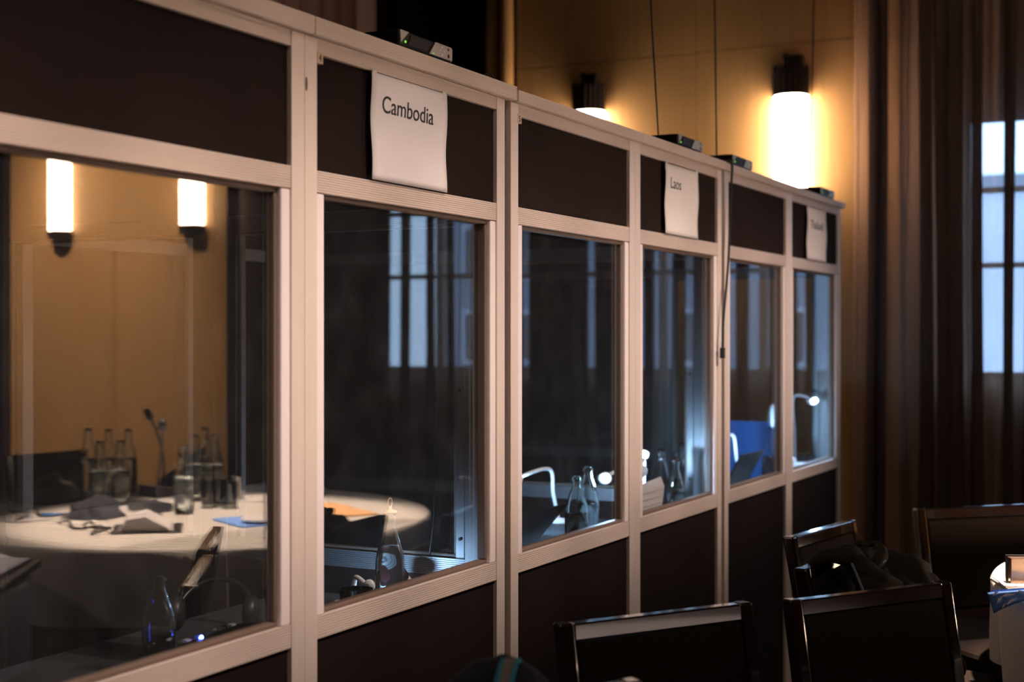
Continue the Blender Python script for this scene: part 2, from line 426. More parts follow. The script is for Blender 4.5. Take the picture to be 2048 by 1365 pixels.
def rX(px): k = (px - 1024) / FPX; return -1.567 + 7.7 * (ST - CT * k) / (CT + k * ST)
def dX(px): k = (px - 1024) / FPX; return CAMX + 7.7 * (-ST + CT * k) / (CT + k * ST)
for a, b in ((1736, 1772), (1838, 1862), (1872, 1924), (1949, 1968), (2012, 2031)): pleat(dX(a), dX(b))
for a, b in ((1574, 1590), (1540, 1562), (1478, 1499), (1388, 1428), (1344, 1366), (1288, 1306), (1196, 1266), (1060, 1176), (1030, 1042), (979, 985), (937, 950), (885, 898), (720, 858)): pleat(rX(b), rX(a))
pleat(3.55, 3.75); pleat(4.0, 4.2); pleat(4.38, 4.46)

# ------------------------------------------------------------------ wall sconces
def half_fluted(bm, R, z0, z1, y0, nfl=11, depth=.006, seg=88, zt=None):
    pts = []
    for i in range(seg + 1):
        a = PI * i / seg; r = R - depth * (.5 - .5 * math.cos(a * nfl * 2)) if depth else R
        pts.append((r * math.cos(a), -r * math.sin(a) * .95 + y0))
    r0 = [bm.verts.new((x, y, z0)) for x, y in pts]; r1 = [bm.verts.new((x, y, z1)) for x, y in pts]
    n = len(pts)
    for i in range(n):
        j = (i + 1) % n; bm.faces.new((r0[i], r0[j], r1[j], r1[i]))
    bm.faces.new(r0[::-1]); bm.faces.new(r1)
def make_sconce(x, label):
    t = thing('wall_sconce', label, 'wall lamp', (x, D - .003, 2.13), 0, 'tall half-round wall lamps with dark fluted caps')
    bm = bmesh.new(); bm_box(bm, -.07, .07, -.012, 0, 0, .82); obj('back_plate', bm, BRONZE, t)
    bm = bmesh.new(); half_fluted(bm, .098, .06, .65, -.013, depth=.004); obj('diffuser', bm, SCONCE, t)
    bm = bmesh.new(); half_fluted(bm, .106, 0, .062, -.013, depth=.009); obj('bottom_cap', bm, BRONZE, t)
    bm = bmesh.new(); half_fluted(bm, .106, .648, .80, -.013, depth=.009); obj('top_cap', bm, BRONZE, t)
    bm = bmesh.new()
    for i in range(12):
        a = PI * (i + .0) / 11; bm_lathe(bm, [(.007, .80), (.006, .818), (.001, .822)], 8, Matrix.Translation((.098 * math.cos(a), -.013 - .093 * math.sin(a), 0)), cap=True)
    obj('rod_ends', bm, BRONZE, t)
    bm = bmesh.new(); bm_box(bm, .0, .08, -.09, -.02, .80, .87); obj('bracket', bm, BRONZE, t, bevel=.008)
    bm = bmesh.new(); bm_ball(bm, (-.018, -.06, .865), .02); bm_tube(bm, [(-.018, -.06, .80), (-.018, -.06, .86)], .008)
    obj('finial', bm, BRONZE, t, smooth=True)
    return t
s0 = make_sconce(-.731, 'brightly lit half-round wall lamp directly above the far end of the booths, beside the curtain')
copy_tree(s0, (-1.992, D - .003, 2.13), label='wall lamp mostly hidden behind the booth tops, only its dark cap showing')
copy_tree(s0, (5.01, D - .003, 2.13), label='wall lamp mirrored in the first booth window, nearer the white posts')
copy_tree(s0, (6.26, D - .003, 2.13), label='wall lamp mirrored at the far left of the first booth window')

# ------------------------------------------------------------------ interpreter booths
def grooved(w, z0, z1, d=.042, n=9, dep=.0016, inset=.0):
    """profile (depth,z) ; front face at 0 facing +depth ; returns closed list"""
    pts = [(-d, z0), (-d, z1), (0 - inset, z1)]
    h = (z1 - z0) / n
    for i in range(n):
        a = z1 - h * i
        pts += [(-inset, a - h * .12), (-inset, a - h * .62), (-inset - dep, a - h * .72), (-inset - dep, a - h * .94)]
    pts.append((-inset, z0))
    return pts
PZ = dict(base=(.02, .062), low=(.835, .877), mid=(1.670, 1.711), top=(1.929, 1.958))
def panel(M, wd, t, glazed=True, alu=ALU, aluh=ALU_H, pane=PANE, tilt=0, rail_n=9, stile=STILE):
    """wall module: local x along the panel, y outward (front face y=0), z up"""
    P = .041
    for a, b in ((0, P), (wd - P, wd)):
        bm = bmesh.new(); bm_box(bm, a + .0005, b - .0005, -.042, 0, .012, 1.958, M); o = obj('post', bm, alu, t, bevel=.0015)
    for k in ('base', 'low', 'mid', 'top'):
        z0, z1 = PZ[k]; bm = bmesh.new(); bm_extr(bm, grooved(0, z0, z1, .040, rail_n, inset=.0015), P, wd - P, M); obj(k.replace('low', 'sill').replace('mid', 'middle') + '_rail', bm, aluh, t)
    bm = bmesh.new(); bm_box(bm, P, wd - P, -.030, -.010, .062, .835, M); obj('lower_panel', bm, BOARD, t)
    bm = bmesh.new(); bm_box(bm, P, wd - P, -.030, -.010, 1.711, 1.929, M); obj('upper_panel', bm, BOARD, t)
    if not glazed:
        bm = bmesh.new(); bm_box(bm, P, wd - P, -.030, -.010, .877, 1.670, M); obj('middle_panel', bm, BOARD, t)
        return
    S = .027; a0, a1 = P, wd - P
    for a, b in ((a0, a0 + S), (a1 - S, a1)):
        bm = bmesh.new(); bm_box(bm, a, b, -.038, -.003, .8775, 1.6695, M)
        obj('window_stile', bm, stile, t, bevel=.003)
    a0 += S; a1 -= S; G = .009
    # gasket ring with rounded look: four thin strips set back
    bm = bmesh.new()
    bm_box(bm, a0, a1, -.034, -.012, .8775, .8775 + G, M); bm_box(bm, a0, a1, -.034, -.012, 1.6695 - G, 1.6695, M)
    bm_box(bm, a0, a0 + G, -.034, -.012, .8775 + G, 1.6695 - G, M); bm_box(bm, a1 - G, a1, -.034, -.012, .8775 + G, 1.6695 - G, M)
    obj('window_gasket', bm, GASKET, t, bevel=.003)
    c = (a0 + a1) / 2
    R = M @ Matrix.Translation((c, -.022, 0)) @ Matrix.Rotation(math.radians(tilt), 4, 'Z')
    hw = (a1 - a0) / 2 - G * .5
    bm = bmesh.new(); bm_box(bm, -hw, hw, -.0025, .0025, .8775 + G * .5, 1.6695 - G * .5, R); obj('window_pane', bm, pane, t)
def Mfront(y0):   # panel facing +X, running along +Y
    return Matrix(((0, 1, 0, 0), (1, 0, 0, y0), (0, 0, 1, 0), (0, 0, 0, 1)))
def Mside(x0, y0):  # panel facing -Y, running from x0 towards -X
    return Matrix(((-1, 0, 0, x0), (0, -1, 0, y0), (0, 0, 1, 0), (0, 0, 0, 1)))
def Mrear(x0, y0):
    return Matrix(((0, -1, 0, x0), (1, 0, 0, y0), (0, 0, 1, 0), (0, 0, 0, 1)))
YS = [1.36, 2.163, 2.971, 3.001, 3.787, 4.560, 4.590, 5.371, 6.180]
BOOTHS = [(1.36, 2.163, 2.971, 0), (3.001, 3.787, 4.560, -.006), (4.590, 5.371, 6.180, -.008)]
BLAB = ['interpreter booth nearest the camera, carrying the Cambodia sign', 'middle interpreter booth of the row, carrying the Laos sign', 'farthest interpreter booth of the row, carrying the Thailand sign']
TILT = [(0.0, -1.2), (0, 0), (0, 0)]
for bi, (y0, ym, y1, dz) in enumerate(BOOTHS):
    t = thing('interpreter_booth', BLAB[bi], 'booth', (-.8, (y0 + y1) / 2, 0), 0, 'row of three aluminium framed interpreter booths', world=True)
    panel(Mfront(y0), ym - y0, t, tilt=TILT[bi][0]); panel(Mfront(ym), y1 - ym, t, tilt=TILT[bi][1])
    sx = -.043
    # near-side partition only for the first booth (the others share the neighbour's look)
    for (yy, face) in ((y1, 0),):
        for k in range(2):
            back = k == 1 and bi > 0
            panel(Mside(sx - k * .78, yy - .045), .778, t, glazed=not back, alu=DARKALU if back else INNER, aluh=DARKALU if back else INNER, pane=INPANE, stile=INNER)  # rear frames get a darker metal that stands in for shade
    for k in range(2):
        a = y0 + .01 + k * (y1 - y0) / 2; panel(Mrear(-1.62, a), (y1 - y0) / 2 - .012, t, glazed=False)
    if bi == 0:
        for k in range(2): panel(Mside(sx - k * .78, y0 + .047), .778, t, glazed=False)
    # corner profile in the joint
    if bi < 2:
        bm = bmesh.new()
        for q in range(3): bm_box(bm, -.040, -.012 - .004 * (q % 2), y1 + .003 + q * .0085, y1 + .0085 + q * .0085, .01, 1.955)
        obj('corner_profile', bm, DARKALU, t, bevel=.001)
        box_obj('joint_backing', -.042, -.030, y1 + .001, y1 + .029, .01, 1.955, BLACK, t)
    # top caps, ribbed, one per module
    ends = [(y0 - (.0 if bi else .0), ym + .016), (ym + .019, y1 + (.040 if bi == 0 else .012))]
    if bi == 1: ends = [(y0 + .012 + .008, ym + .03), (ym + .032, y1 + .014)]
    if bi == 2: ends = [(y0 - .014, ym + .02), (ym + .022, y1 + .03)]
    for a, b in ends:
        prof = [(p, q) for p, q in grooved(0, 1.960, 1.993 + dz, .06, 6, .0012)]
        bm = bmesh.new(); bm_extr(bm, prof, 0, b - a, Matrix.Translation((.012, 0, 0)) @ Mfront(a)); obj('top_cap', bm, ALU_H, t, bevel=.0006)
    for k in range(2):
        a = y0 + k * (y1 - y0) / 2
        box_obj('roof_panel', -1.66, -.05, a + .004, a + (y1 - y0) / 2 - .004, 1.960, 1.980, BOARD, t)
    for zz in (1.275, .924):
        bm = bmesh.new(); bm_lathe(bm, [(0, 0), (.0042, 0), (.0036, .0018), (0, .002)], 12, Matrix.Translation((-.097, y1 - .0445, zz)) @ Matrix.Rotation(PI / 2, 4, 'X')); obj('screw', bm, BLACKM, t)
    # worn mark and number stickers
    if bi == 0:
        bm = bmesh.new(); p = at_X(613, 168, 0); bm_ball(bm, (.0002, p.y, p.z), .008, .06, .5, 1.7); obj('dark_scuff', bm, GASKET, t, smooth=True)
for num, px, py in (('4', 640, 116), ('5', 1039, 238)):
    p = at_X(px, py, 0); h = .009
    t = tag(box_obj('number_sticker', -.0095, .0008, p.y - .0095, p.y + .0095, p.z - .011, p.z + .011, STICK), {'4': 'tiny beige sticker beside the wide post left of the Cambodia sign', '5': 'tiny beige sticker on the upper panel right of the booth joint'}[num], 'sticker')
    text_obj('digit', num, .014, INK, t, Matrix.Translation((.0009, p.y - .004, p.z - .007)) @ Matrix(((0, 0, 1, 0), (1, 0, 0, 0), (0, 1, 0, 0), (0, 0, 0, 1))), width=.008, height=.014)

# desks inside the booths
for bi, (y0, ym, y1, dz) in enumerate(BOOTHS):
    nm = ['nearest', 'middle', 'farthest'][bi]
    t = thing('booth_desk', 'dark narrow desk behind the windows of the %s booth' % nm, 'desk', (-.3, ym, 0), world=True)
    box_obj('desk_top', -.53, -.048, y0 + .01 + (.085 if bi == 0 else 0), y1 - .095, .755, .78, DARKWOOD, t, bevel=.003)
    for yy in (y0 + .12, y1 - .16):
        for xx in (-.49, -.09): box_obj('leg', xx - .015, xx + .015, yy, yy + .03, .001, .755, INNER, t)

# ------------------------------------------------------------------ paper signs
def sign(px0, px1, ztop, zbot, word, tx0, tx1, tz, th, label, seed, z_extra=0):
    y0, y1 = wy(px0), wy(px1)
    rnd = random.Random(seed); bm = bmesh.new(); n, m2 = 14, 16; g = []
    t = thing('paper_sign', label, 'sign', (0, (y0 + y1) / 2, zbot), 0, 'printed country name signs taped to the booths', world=True)
    for j in range(m2 + 1):
        v = j / m2; row = []
        for i in range(n + 1):
            u = i / n
            edge = .0022 * math.sin(v * 7 + seed) * (1 if u > .5 else .7)
            bulge = .0025 * math.sin(v * 6 + u * 2 + seed) * math.sin(PI * v) + .003
            row.append(bm.verts.new((.0015 + max(0, bulge), y0 + (y1 - y0) * u + edge * (1 - v * .5), zbot + (ztop - zbot) * v)))
        g.append(row)
    for a, b in zip(g, g[1:]):
        for i in range(n): bm.faces.new((a[i], a[i + 1], b[i + 1], b[i]))
    o = obj('sheet', bm, PAPER, t, smooth=True)
    md = o.modifiers.new('thickness', 'SOLIDIFY'); md.thickness = .0004; md.offset = -1
    a, b = wy(tx0), wy(tx1)
    pr = text_obj('lettering', word, th, INK, t, Matrix.Translation((.0115, a, tz)) @ Matrix(((0, 0, 1, 0), (1, 0, 0, 0), (0, 1, 0, 0), (0, 0, 0, 1))), width=b - a, height=th)
    # shift print to lie on the sheet
    pr = pr.data
    for v in pr.vertices:
        vv = (v.co.z - zbot) / (ztop - zbot); uu = (v.co.y - y0) / (y1 - y0)
        bl = .0025 * math.sin(vv * 6 + uu * 2 + seed) * math.sin(PI * vv) + .003
        v.co.x = .0015 + max(0, bl) + .0006 + (v.co.x - .0115)
    for yy in (y0 + .004, y1 - .018):
        box_obj('tape', .0022, .0050, yy, yy + .014, ztop - .018, ztop + .004, TAPE, t)
    return t
sign(740, 890, 1.926, 1.713, 'Cambodia', 762, 862, 1.851, .034, 'paper sign reading Cambodia on the booth nearest the camera', 1.0)
sign(1328, 1393, 1.924, 1.712, 'Laos', 1338, 1358, 1.852, .033, 'paper sign reading Laos on the middle booth', 2.3)
sign(1612, 1650, 1.924, 1.712, 'Thailand', 1618, 1643, 1.84, .034, 'paper sign reading Thailand on the farthest booth', 3.1)

# ------------------------------------------------------------------ receivers on the booth tops
def make_receiver(loc, label, rz=0):
    t = thing('wireless_receiver', label, 'receiver', loc, rz, 'flat black receivers standing on the booth tops')
    L, W, H = .222, .20, .040
    bm = bmesh.new(); bm_box(bm, -W, 0, 0, L, .006, H); obj('case', bm, BLACKM, t, bevel=.003)
    for x in (-.02, -W + .02):
        for y in (.02, L - .02):
            bm = bmesh.new(); bm_lathe(bm, [(.008, 0), (.008, .006)], 12, Matrix.Translation((x, y, 0)), cap=True); obj('foot', bm, BLACK, t)
    def fpoly(name, pts, m, th=.003):
        bm = bmesh.new(); a = [bm.verts.new((.0002, y, z)) for y, z in pts]; b = [bm.verts.new((th, y, z)) for y, z in pts]
        n = len(pts); bm.faces.new(a[::-1]); bm.faces.new(b)
        for i in range(n): bm.faces.new((a[i], a[(i + 1) % n], b[(i + 1) % n], b[i]))
        return obj(name, bm, m, t)
    fpoly('silver_corner', [(.002, .038), (.036, .038), (.004, .012)], SILVER)
    fp = fpoly('silver_control_plate', [(.120, .009), (.218, .009), (.219, .034), (.214, .038), (.146, .038)], SILVER, .0035)
    fpoly('display_window', [(.034, .012), (.112, .012), (.126, .034), (.048, .034)], BLACK, .002)
    for dy, dz_ in ((0, .008), (0, -.008), (.009, 0), (-.009, 0)):
        bm = bmesh.new(); bm_ball(bm, (.004, .172 + dy, .0235 + dz_), .0032, .5, 1, 1); obj('button', bm, WHITEP, fp, smooth=True)
    bm = bmesh.new(); bm_ball(bm, (.0035, .202, .017), .0045, .3, 1, 1); obj('socket', bm, BLACK, fp, smooth=True)
    text_obj('emblem', 'w', .006, BLACK, fp, Matrix.Translation((.0036, .196, .028)) @ Matrix(((0, 0, 1, 0), (1, 0, 0, 0), (0, 1, 0, 0), (0, 0, 0, 1))), width=.010, height=.006)
    bm = bmesh.new(); bm_ball(bm, (.003, .022, .016), .0028, .5, 1, 1); obj('status_light', bm, LEDG, t, smooth=True)
    bm = bmesh.new(); bm_ball(bm, (.0042, .136, .012), .0016, .5, 1, 1); obj('small_light', bm, LEDG, fp, smooth=True)
    return t
r0 = make_receiver((-.003, wy(800), 1.994), 'black receiver with silver control plate standing above the Cambodia sign')
for px, lab, z in ((1357, 'black receiver above the Laos sign, with a thin cable rising from it', 1.988), (1466, 'black receiver on the farthest booth top, black cable hanging before it', 1.986), (1642, 'black receiver at the very far end of the booth row', 1.986)):
    y = wy(px)
    t = copy_tree(r0, (-.003, y, z), 0, lab)

def cable(name, pts, r, label, m=CABLE, sp=True, seg=7, cat='cable'):
    bm = bmesh.new(); bm_tube(bm, spline(pts, 6) if sp else pts, r, seg); return tag(obj(name, bm, m, smooth=True), label, cat)
def hang(pxb, pyb, pxt, X, zend, label):
    a = at_X(pxb, pyb, X); z0 = zX(pxb, X); b = at_z(pxt, 0, z0)
    dirv = (b - a); k = (4.99 - a.z) / dirv.z; a2 = Vector((a.x, a.y, zend))
    cable('hanging_cable', [a2, a, a + dirv * .5, a + dirv, a + dirv * k], .0028, label)
hang(1316, 262, 1301, -.10, 2.030, 'thin cable dropping from the ceiling to the receiver above the Laos sign')
hang(1433, 303, 1429, -.10, 2.027, 'thin cable dropping from the ceiling between the two small receivers')
hang(1618, 372, 1628, -.10, 2.027, 'thin cable crossing in front of the bright wall lamp')
p = at_X(985, 158, -.02)
cable('cable_loop', [(-.03, p.y - .05, 1.996), (-.03, p.y - .02, 2.012), (-.03, p.y + .005, 2.018), (-.03, p.y + .022, 2.010), (-.03, p.y + .018, 1.995)], .0022, 'small black cable loop on the booth top right of the large receiver')
pts = [at_X(x, y, .017) for x, y in ((1461, 312), (1464, 330), (1463, 360), (1460, 420), (1458, 500), (1453, 570), (1447, 640), (1445, 705))]
pts[0].x = -.03; pts[0].z = 1.995; pts.insert(1, Vector((.006, pts[0].y + .004, 1.997)))
tcb = cable('hanging_cable', pts, .0040, 'black cable hanging over the cap down the joint between middle and farthest booth')
bm = bmesh.new(); bm_tube(bm, [pts[-1] + Vector((0, 0, .015)), pts[-1] - Vector((0, 0, .02))], .009, 10); obj('cable_plug', bm, CABLE, tcb)

# ------------------------------------------------------------------ bottles, glasses
def make_bottle(name, label, loc, h=.228, r=.034, water=.6, stopper=None, group=None):
    t = thing(name, label, 'bottle', loc, 0, group)
    k = h / .228
    outer = [(r * .9, 0), (r, .006 * k), (r, .115 * k), (r * .93, .135 * k), (r * .66, .165 * k), (r * .42, .190 * k), (r * .38, .205 * k), (r * .46, .210 * k), (r * .46, .216 * k), (r * .38, .218 * k), (r * .42, .228 * k)]
    th = .0022
    inner = [(q - th, max(z, .006)) for q, z in outer[::-1] if z > .004] + [(0, .006)]
    bm = bmesh.new(); bm_lathe(bm, [(0, 0)] + outer + inner, 28); obj('glass_body', bm, BOTTLE, t, smooth=True)
    if water:
        zt = water * h
        def rad(z):
            for (a, za), (b, zb) in zip(outer, outer[1:]):
                if za <= z <= zb: return a + (b - a) * (z - za) / max(zb - za, 1e-6)
            return r
        zs = [.0065] + [z for _, z in outer if .01 < z < zt] + [zt]
        bm = bmesh.new(); bm_lathe(bm, [(0, .0065)] + [(rad(z) - th - .0003, z) for z in zs] + [(0, zt)], 28); obj('water', bm, WATER, t, smooth=True)
    if stopper == 'clip':
        bm = bmesh.new(); bm_lathe(bm, [(0, h), (r * .5, h - .002), (r * .5, h + .002), (.004, h + .006), (.004, h + .012), (0, h + .013)], 16)
        obj('stopper', bm, CREAM, t, smooth=True)
        c = h + .021; bm = bmesh.new()
        pts_ = [(.0, .009 * math.cos(a), c + .010 * math.sin(a)) for a in [2 * PI * i / 20 for i in range(21)]]
        bm_tube(bm, pts_, .0014, 6); obj('pull_ring', bm, CREAM, t, smooth=True)
    elif stopper:
        bm = bmesh.new(); bm_lathe(bm, [(0, h + .003), (r * .48, h + .002), (r * .48, h - .009)], 16); obj('bottle_cap', bm, stopper, t, smooth=True)
    return t
def make_tumbler(label, loc, h=.085, r=.036, group=None):
    t = thing('tumbler', label, 'glass', loc, 0, group); th = .002
    bm = bmesh.new(); bm_lathe(bm, [(0, 0), (r * .82, 0), (r, h), (r - th, h), (r * .82 - th, .008), (0, .008)], 28); obj('glass_wall', bm, BOTTLE, t, smooth=True)
    return t
DZ = .781
def on_desk(px, X): p = at_X(px, 0, X); return (p.x, p.y, DZ)
make_bottle('water_bottle', 'clear water bottle with cream pull-ring stopper behind the Cambodia window', on_desk(780, -.155), .228, .033, .68, 'clip')
make_tumbler('empty drinking glass left of the bottle behind the Cambodia window', on_desk(712, -.135))
make_bottle('water_bottle', 'dark glass bottle standing low behind the first booth window', on_desk(317, -.22), .19, .030, .3)
make_bottle('water_bottle', 'front bottle of the pair beside the laptop in the middle booth', on_desk(1153, -.16), .225, .034, .5)
make_bottle('water_bottle', 'rear bottle of the pair beside the laptop in the middle booth', on_desk(1176, -.205), .235, .034, .5)
for px, X, h, s, lab in ((1322, -.175, .245, None, 'leftmost bottle behind the lined card under the Laos sign'), (1351, -.105, .22, REDP, 'low bottle with reddish cap, second from the card under the Laos sign'),
                   (1364, -.21, .245, None, 'tall bottle behind the red-capped one under the Laos sign'), (1384, -.155, .225, REDP, 'bottle with reddish cap seen through the joint glass right of the Laos sign')):
    make_bottle('water_bottle', lab, on_desk(px, X), h, .032, .5, s)
make_bottle('water_bottle', 'single bottle beside the blue folder in the farthest booth', on_desk(1540, -.2), .24, .033, .5)

# ------------------------------------------------------------------ desk lamps (lit)
BLUEW = (.34, .62, 1.0)
def desk_lamp(label, base, head, aim, power, bend=None, hs=1.0):
    """base on desk; gooseneck to head; head pointing to aim"""
    base = Vector(base); head = Vector(head); aim = Vector(aim)
    t = thing('gooseneck_lamp', label, 'lamp', base, 0, 'small white gooseneck desk lamps inside the booths', world=True)
    bm = bmesh.new(); bm_lathe(bm, [(0, 0), (.035, 0), (.035, .008), (.012, .014), (0, .014)], 24, Matrix.Translation(base)); obj('base', bm, LAMPT, t, smooth=False)
    top = bend or (base + Vector((0, 0, max(head.z - base.z, .05) + .02)))
    pts_ = spline([base + Vector((0, 0, .01)), base + (Vector(top) - base) * .55, Vector(top), head], 8)
    bm = bmesh.new(); bm_tube(bm, pts_, .006, 10); obj('gooseneck', bm, LAMPT, t, smooth=True)
    d = (aim - head).normalized(); R = d.to_track_quat('Z', 'Y').to_matrix().to_4x4() @ Matrix.Scale(hs, 4); R.translation = head
    bm = bmesh.new(); bm_lathe(bm, [(0, -.012), (.010, -.010), (.020, .006), (.021, .014), (.017, .014), (.015, .004), (0, .003)], 20, R); obj('lamp_head', bm, LAMPT, t, smooth=True)
    bm = bmesh.new(); bm_lathe(bm, [(0, .006), (.0145, .006), (.0145, .009), (0, .010)], 20, R); obj('led', bm, LAMPW, t)
    light('desk_lamp_light', 'SPOT', head + d * .018, power, BLUEW, aim, spot_size=math.radians(150), spot_blend=.5, shadow_soft_size=.015)
    return t
def dp(px, X, z=DZ): p = at_X(px, 0, X); return Vector((p.x, p.y, z))
desk_lamp('low gooseneck lamp glowing beside the bottle behind the Cambodia window', dp(700, -.30), dp(735, -.235, .832), dp(735, -.235, .832) + Vector((-.01, .15, -.01)), 4, bend=dp(712, -.28, .845), hs=.7)
desk_lamp('gooseneck lamp arching over the laptop in the middle booth, left module', dp(1117, -.485, DZ), dp(1030, -.485, .955), dp(1030, -.485, .955) + Vector((.03, .14, -.05)), 16, bend=dp(1098, -.485, .965))
desk_lamp('gooseneck lamp right of the bottles in the middle booth', dp(1252, -.22), dp(1211, -.25, .955), dp(1211, -.25, .955) + Vector((.06, -.14, -.03)), 12, bend=dp(1246, -.23, .97))
desk_lamp('added gooseneck lamp behind the post, brightening the bottles beside the lined card', dp(1287, -.20), dp(1280, -.16, .975), dp(1280, -.16, .975) + Vector((.0, .14, -.06)), 9, bend=dp(1288, -.19, 1.0))  # extra lamp added behind the post to brighten the nearby bottles
desk_lamp('gooseneck lamp beside the laptop in the farthest booth', dp(1483, -.27), dp(1440, -.27, .985), dp(1440, -.27, .985) + Vector((.03, .14, -.05)), 16, bend=dp(1466, -.27, 1.005))
desk_lamp('gooseneck lamp at the end partition of the farthest booth', (-.165, 6.045, DZ), (-.085, 6.05, 1.13), (-.03, 5.97, 1.08), 18, bend=(-.17, 6.045, 1.14))

# ------------------------------------------------------------------ booth desk things
def laptop(label, y0, y1, xb, xt, zt, dep=.16):
    t = thing('laptop', label, 'laptop', (xb, (y0 + y1) / 2, DZ), 0, 'open laptops on the booth desks', world=True)
    box_obj('keyboard_base', xb - dep, xb, y0, y1, DZ, DZ + .014, BLACKM, t, bevel=.003)
    bm = bmesh.new(); th = .008
    a = [bm.verts.new(v) for v in ((xb, y0, DZ + .014), (xb, y1, DZ + .014), (xt, y1, zt), (xt, y0, zt))]
    b = [bm.verts.new(v) for v in ((xb - th, y0, DZ + .015), (xb - th, y1, DZ + .015), (xt - th, y1, zt), (xt - th, y0, zt))]
    bm.faces.new(a); bm.faces.new(b[::-1])
    for i in range(4): bm.faces.new((a[i], b[i], b[(i + 1) % 4], a[(i + 1) % 4]))
    obj('screen_lid', bm, BLACKM, t, bevel=.002)
    # screen glow faces the interpreter
    return t
laptop('open black laptop seen from behind in the middle booth', at_X(1040, 0, -.18).y - .16, at_X(1133, 0, -.16).y, -.27, -.15, .93)
laptop('open dark laptop in the farthest booth, beside the blue folder', at_X(1478, 0, -.15).y, at_X(1524, 0, -.15).y, -.22, -.14, .95)

def console(label, cx, cy, rz=0, led=LEDB):
    t = thing('interpreter_console', label, 'console', (cx, cy, DZ), rz, 'black interpreter consoles on the booth desks')
    bm = bmesh.new(); pr = [(-.06, 0), (.06, 0), (.06, .045), (.045, .05), (-.06, .022)]
    bm_extr(bm, pr, -.11, .11, Matrix()); b = obj('console_body', bm, BLACK, t, bevel=.003)
    for i in range(5):
        for j in range(2):
            x = -.085 + i * .038; y = -.035 + j * .035; z = .022 + (y + .06) * .267 + .002
            bm = bmesh.new(); bm_box(bm, x - .008, x + .008, y - .006, y + .006, z - .003, z + .002); obj('key', bm, PAPERG, t, bevel=.001)
    bm = bmesh.new(); bm_ball(bm, (.09, .046, .05), .006, 1, .5, .6); obj('indicator_light', bm, led, t, smooth=True)
    t.scale = (1, 1, 1.36); return t
p = at_X(388, 1287, -.16)
console('black interpreter console with a glowing blue light behind the first booth window', -.215, p.y + .105, -PI / 2 + .1)
p2 = at_X(1225, 0, -.32)
def headphones(label, loc, rz, s=1.0):
    t = thing('headphones', label, 'headphones', loc, rz)
    R = .078 * s
    for sx in (-1, 1):
        bm = bmesh.new(); M = Matrix.Translation((sx * R, 0, .036 * s)) @ Matrix.Rotation(PI / 2, 4, 'Y')
        bm_lathe(bm, [(0, -.014), (.030 * s, -.014), (.034 * s, -.006), (.034 * s, .008), (.026 * s, .014), (0, .014)], 24, M); obj('ear_cup', bm, BLACK, t, smooth=True)
    bm = bmesh.new(); bm_tube(bm, [(R * math.cos(a), .07 * math.sin(a) * s, .036 * s + R * .75 * math.sin(a)) for a in [PI * i / 16 for i in range(17)]], .006, 8); obj('headband', bm, BLACKM, t, smooth=True)
headphones('black headphones on the desk behind the Cambodia window, beyond the partition', (-.27, 3.08, DZ), .3)
headphones('black headphones beside the post in the first booth', (-.40, 2.40, DZ), .5)
bm = bmesh.new(); bm_box(bm, -.11, .11, -.07, .07, 0, .0016); o = tag(obj('paper_sheet', bm, PAPERG), 'pale sheets lying on the desk of the nearest booth near the post', 'paper'); o.location = (-.21, 2.24, DZ + .0005); o.rotation_euler.z = .3
p = at_X(876, HZ, -.150)
cable('hanging_cable', [(-.150, 2.912, 1.70), (-.150, 2.908, 1.45), (-.149, 2.910, 1.25), (-.158, 2.911, 1.10), (-.156, 2.908, .98), (-.166, 2.905, .885)], .0024, 'thin black cable hanging down the partition behind the Cambodia window')
# small white tilted cup
t = thing('plastic_jar', 'small white jar with dark red lid leaning behind the clear bottle', 'jar', (*[at_X(821, 0, -.215)[i] for i in (0, 1)], DZ))
Mj = Matrix.Translation((0, 0, .018)) @ Matrix.Rotation(math.radians(50), 4, 'X')
bm = bmesh.new(); bm_lathe(bm, [(0, -.02), (.018, -.02), (.018, .055), (0, .056)], 20, Mj); obj('jar_body', bm, WHITEP, t, smooth=False)
bm = bmesh.new(); bm_lathe(bm, [(0, .056), (.020, .056), (.020, .074), (0, .075)], 20, Mj); obj('lid', bm, REDP, t)
# lined card
t = thing('lined_card', 'white lined note card leaning against the window under the Laos sign', 'card', (-.055, at_X(1305, 0, -.055).y, .79), world=True)
ya, yb = at_X(1272, 0, -.055).y, at_X(1329, 0, -.055).y
bm = bmesh.new()
v = [bm.verts.new(q) for q in ((-.075, ya, .782), (-.075, yb, .782), (-.055, yb, .935), (-.055, yb - .03, .968), (-.055, ya, .955))]
f = bm.faces.new(v); ex = bmesh.ops.extrude_face_region(bm, geom=[f])
for q in ex['geom']:
    if isinstance(q, bmesh.types.BMVert): q.co.x -= .001
obj('card', bm, PAPER, t)
for i in range(7):
    z = .80 + i * .021; x = -.0745 + (z - .782) / .173 * .02
    box_obj('ruled_line', x, x + .0008, ya + .01, yb - .012, z, z + .0015, PAPERG, t)
# blue folder against the end partition
t = thing('blue_folder', 'bright blue folder standing against the end partition of the farthest booth', 'folder', (-.40, 6.0, DZ), world=True)
box_obj('cover', -.50, -.22, 6.040, 6.046, DZ, 1.03, BLUEP, t); box_obj('pages', -.495, -.23, 6.047, 6.062, DZ + .003, 1.02, PAPER, t); box_obj('spine', -.224, -.216, 6.040, 6.068, DZ, 1.03, BLUEP, t)
# tissue box
t = thing('tissue_box', 'white tissue box on the desk at the far end of the farthest booth', 'box', (-.14, 5.99, DZ), world=True)
box_obj('carton', -.20, -.09, 5.86, 5.97, DZ, DZ + .085, WHITEP, t, bevel=.003)
bm = bmesh.new(); bm_ball(bm, (-.145, 5.92, DZ + .09), .025, .8, 1.2, .8); obj('tissue', bm, PAPER, t, smooth=True)
